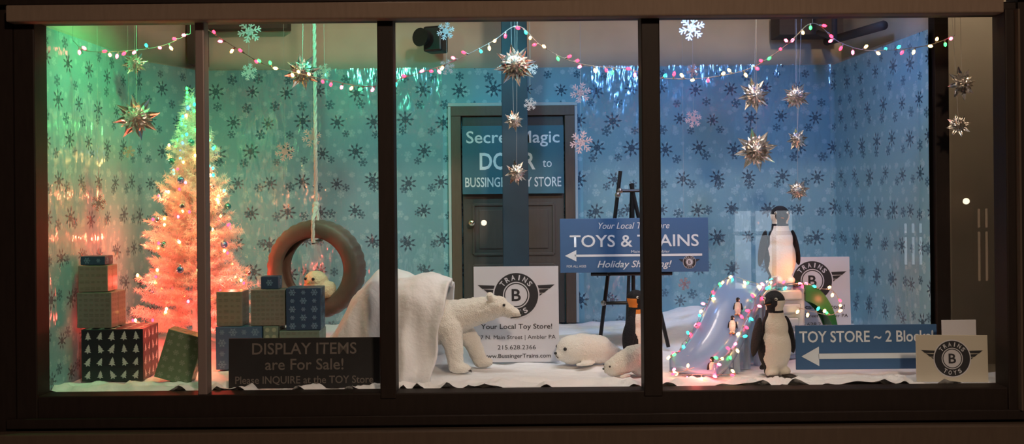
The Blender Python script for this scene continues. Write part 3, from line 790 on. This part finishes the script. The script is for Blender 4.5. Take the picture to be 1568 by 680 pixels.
# ------------------------------------------------------------------ hanging ornaments
def star(x, y, z, r, npt=8, yaw=0., top_z=2.74):
    r *= 1.13
    bm = bmesh.new()
    def lay(R, yy, ph, dpt):
        C = bm.verts.new((0, yy-dpt*.6, 0))
        for k in range(npt):
            a = 2*pi*k/npt+ph; hw = pi/npt*.95
            tip = bm.verts.new((R*math.cos(a), yy, R*math.sin(a)))
            mid = bm.verts.new((R*.6*math.cos(a), yy-dpt, R*.6*math.sin(a)))
            l = bm.verts.new((R*.6*math.cos(a-hw*.66), yy+dpt*.6, R*.6*math.sin(a-hw*.66))); q = bm.verts.new((R*.6*math.cos(a+hw*.66), yy+dpt*.6, R*.6*math.sin(a+hw*.66)))
            for f in ((C, l, mid), (l, tip, mid), (C, mid, q), (mid, tip, q)): bm.faces.new(f)
    lay(r, 0, .2, r*.16); lay(r*.72, -r*.12, .2+pi/npt, r*.16); lay(r*.40, -r*.26, .2, r*.1)
    lay(r, r*.06, .2+.0, -r*.16)
    o = mk('foil_star_ornament', bm, [M_silver]); o.location = (x, y, z); o.rotation_euler = (random.uniform(-.2, .1), 0, yaw)
    b2 = bmesh.new(); acyl(b2, (0, 0, r*.5), (0, 0, top_z-z), .0009, mi=0, seg=4); mk('string', b2, M_string, o)
for (x, y, z, r, yw) in ((-2.32, .9, 1.86, .072, .2), (-2.155, .5, 1.491, .12, .1), (-1.22, .6, 1.758, .10, -.1), (.026, .6, 1.785, .115, .05), (.015, .6, 1.46, .057, .4), (.028, .6, 1.154, .07, .5),
    (1.449, .7, 1.605, .095, .2), (1.757, .9, 1.616, .083, -.4), (1.406, .5, 1.27, .115, .0), (1.763, .9, 1.35, .066, .2), (1.764, .9, 1.036, .066, -.3), (2.475, .25, 1.613, .085, .3), (2.455, .25, 1.384, .06, -.2)):
    star(x, y, z, r, 8, yw)
def flake(x, y, z, r, m=M_paper, yaw=0.):
    bm = bmesh.new(); t = .004
    for k in range(6):
        a = k*pi/3+.26; R = RY(-a)
        def b(cx, cz, w, h, rr=0.):
            c = R @ Vector((cx*r, 0, cz*r)); abox(bm, c, (w*r, t, h*r), 0, RY(-a-rr))
        b(.5, 0, .95, .11)
        for q, L in ((.45, .36), (.72, .30)):
            b(q+.07, .13, L, .09, .85); b(q+.07, -.13, L, .09, -.85)
        b(.22, .07, .2, .2, .5)
    o = mk('paper_snowflake', bm, [m]); o.location = (x, y, z); o.rotation_euler = (0, 0, yaw)
    b2 = bmesh.new(); acyl(b2, (0, 0, r*.5), (0, 0, 2.74-z), .0008, mi=0, seg=4); mk('string', b2, M_string, o)
M_pinkp = mat('rose_glitter_flake', (.62, .40, .38), .5)
for (x, y, z, r, m) in ((-1.61, .9, 2.05, .075, M_paper), (-1.615, .9, 1.80, .055, M_paper), (-.4, .9, 2.04, .058, M_paper), (1.08, .7, 2.01, .078, M_paper), (.12, .9, 1.806, .05, M_paper), (.117, .9, 1.585, .042, M_paper),
    (.45, 1.2, 1.684, .07, M_pinkp), (.452, 1.2, 1.363, .078, M_pinkp), (-1.295, 1.2, 1.413, .066, M_pinkp), (1.18, 1.2, 1.508, .06, M_pinkp), (1.18, 1.2, 1.82, .045, M_pinkp), (-1.565, 1.6, 1.34, .07, M_pinkp), (-.395, .9, 1.817, .05, M_pinkp), (-1.15, .9, 1.80, .05, M_pinkp), (1.13, 1.3, .43, .045, M_pinkp), (-2.42, .6, 1.0, .05, M_pinkp), (-2.4, 1.0, 1.32, .04, M_pinkp)):
    flake(x, y, z, r, m, random.uniform(-.3, .3))

bm = bmesh.new(); abox(bm, (0, 0, 0), (.14, .14, .18), 0, RZ(-.3), .015); acyl(bm, (-.07, -.08, 0), (-.10, -.13, 0), .045, .065, 0, 20); acyl(bm, (0, .05, .03), (.03, .21, .03), .015, mi=0)
mk('wall_speaker', bm, M_black, loc=(-.53, 1.78, 2.13))

# ------------------------------------------------------------------ street side (seen only as reflections)
box('sidewalk', -14, 16, -3.2, -.16, -.75, -.62, mat('concrete', (.25, .24, .22), .9, var=.15))
box('street', -14, 16, -12, -3.2, -.85, -.74, mat('asphalt', (.04, .04, .045), .8))
box('opposite_building', -10, 13, -13, -12, -.8, 6, mat('brick', (.12, .07, .05), .9, var=.3))
M_lit = mat('lit_shop_interior', (.8, .8, .75), .5, emit=(.75, .85, .95), estr=2.8)
M_lit2 = mat('lit_doorway', (.8, .7, .5), .5, emit=(1., .6, .35), estr=1.3)
def shop(x0, x1, z0, z1, m, nm):
    E = empty(nm, ((x0+x1)/2, -11.98, z0)); w, h = x1-x0, z1-z0
    bm = bmesh.new(); abox(bm, (0, 0, h/2), (w, .02, h), 0); mk('pane', bm, m, E)
    bm = bmesh.new()
    for px in (-w/2, -w/6, w/6, w/2): abox(bm, (px, .03, h/2), (.07, .05, h+.06), 0)
    for pz in (0, h*.7, h): abox(bm, (0, .03, pz), (w, .05, .07), 0)
    mk('frame', bm, M_dark, E)
shop(3.9, 5.0, -.7, .75, M_lit, 'shop_window')
shop(8.2, 8.6, -.6, .75, M_lit2, 'shop_doorway')
shop(6.9, 7.3, -.3, .5, M_lit, 'shop_window')
M_lan = mat('lantern_glow', (1, .9, .7), .5, emit=(1, .85, .6), estr=25)
for lx, lz, lr in ((8.0, .85, .055), (-.5, .55, .05)):
    bm = bmesh.new(); aell(bm, (0, 0, 0), lr, 0, None, 3); acyl(bm, (0, -.15, 0), (0, -.02, 0), .03, mi=1)
    mk('wall_lantern', bm, [M_lan, M_dark], loc=(lx, -11.85, lz))

# ------------------------------------------------------------------ lights
def area(name, loc, target, col, e, sx, sy=None, spread=pi):
    l = bpy.data.lights.new(name, 'AREA'); l.color = col; l.energy = e; l.shape = 'RECTANGLE'; l.size = sx; l.size_y = sy or sx; l.spread = spread
    o = bpy.data.objects.new(name, l); COL.objects.link(o); o.location = loc
    o.rotation_euler = (Vector(target)-Vector(loc)).to_track_quat('-Z', 'Y').to_euler(); return o
def spot(name, loc, target, col, e, ang=1.6, blend=.8, r=.05):
    l = bpy.data.lights.new(name, 'SPOT'); l.color = col; l.energy = e; l.spot_size = ang; l.spot_blend = blend; l.shadow_soft_size = r
    o = bpy.data.objects.new(name, l); COL.objects.link(o); o.location = loc
    o.rotation_euler = (Vector(target)-Vector(loc)).to_track_quat('-Z', 'Y').to_euler(); return o
spot('green_floodlight', (-1.8, .25, 2.25), (-2.5, .8, 1.2), (.10, 1., .28), 64, 1.8, .9, .05)
spot('green_floodlight', (-1.1, .25, 2.2), (-1.3, 2.0, 1.0), (.10, .88, .50), 46, 1.8, .9, .05)
spot('teal_floodlight', (-.1, .25, 2.2), (-.3, 2.0, .8), (.12, .62, .78), 36, 1.8, .9, .05)
spot('blue_floodlight', (.95, .25, 2.2), (.9, 2.0, .9), (.12, .38, 1.), 46, 1.8, .9, .05)
spot('blue_floodlight', (1.9, .25, 2.25), (2.1, 1.8, .9), (.16, .38, .95), 36, 1.8, .9, .05)
spot('green_hotspot_fill', (-1.2, 1.45, 2.55), (-1.2, 2.0, 1.72), (.05, 1., .25), 10, .42, 1., .03)  # added helper light that makes the green hot spot on the back wall
spot('blue_hotspot_fill', (1.27, 1.45, 2.55), (1.27, 2.0, 1.74), (.05, .35, 1.), 10, .42, 1., .03)  # helper light put in for the blue hot spot on the wall
area('ceiling_fill', (0, .75, 2.7), (0, .8, 0), (1., .80, .60), 9, 3.6, .4)  # added warm fill for the beige upper walls, not a fixture
area('display_downlight', (.5, .12, 2.3), (.4, .6, 0), (1., .88, .78), 15, 2.3, .1, 2.2)
area('alcove_fill', (2.76, .4, 2.6), (2.76, .6, 0), (1., .78, .56), 3.5, .3)  # extra warm fill, added to brighten the dark alcove wall
area('street_lamp', (1.5, -6.5, 4.0), (0, 0, .8), (1., .72, .50), 230, .5)

w = bpy.data.worlds.new('night'); S.world = w; w.use_nodes = True
w.node_tree.nodes['Background'].inputs[0].default_value = (.035, .03, .04, 1); w.node_tree.nodes['Background'].inputs[1].default_value = .3
S.view_settings.view_transform = 'Standard'

# ------------------------------------------------------------------ camera
cam = bpy.data.cameras.new('camera'); co = bpy.data.objects.new('camera', cam); COL.objects.link(co)
cam.lens = 33.63; cam.sensor_width = 36; cam.shift_y = -.0255
co.matrix_world = Matrix.Translation((0, -5, 1.02)) @ RX(pi/2) @ RZ(-.0095)
S.camera = co
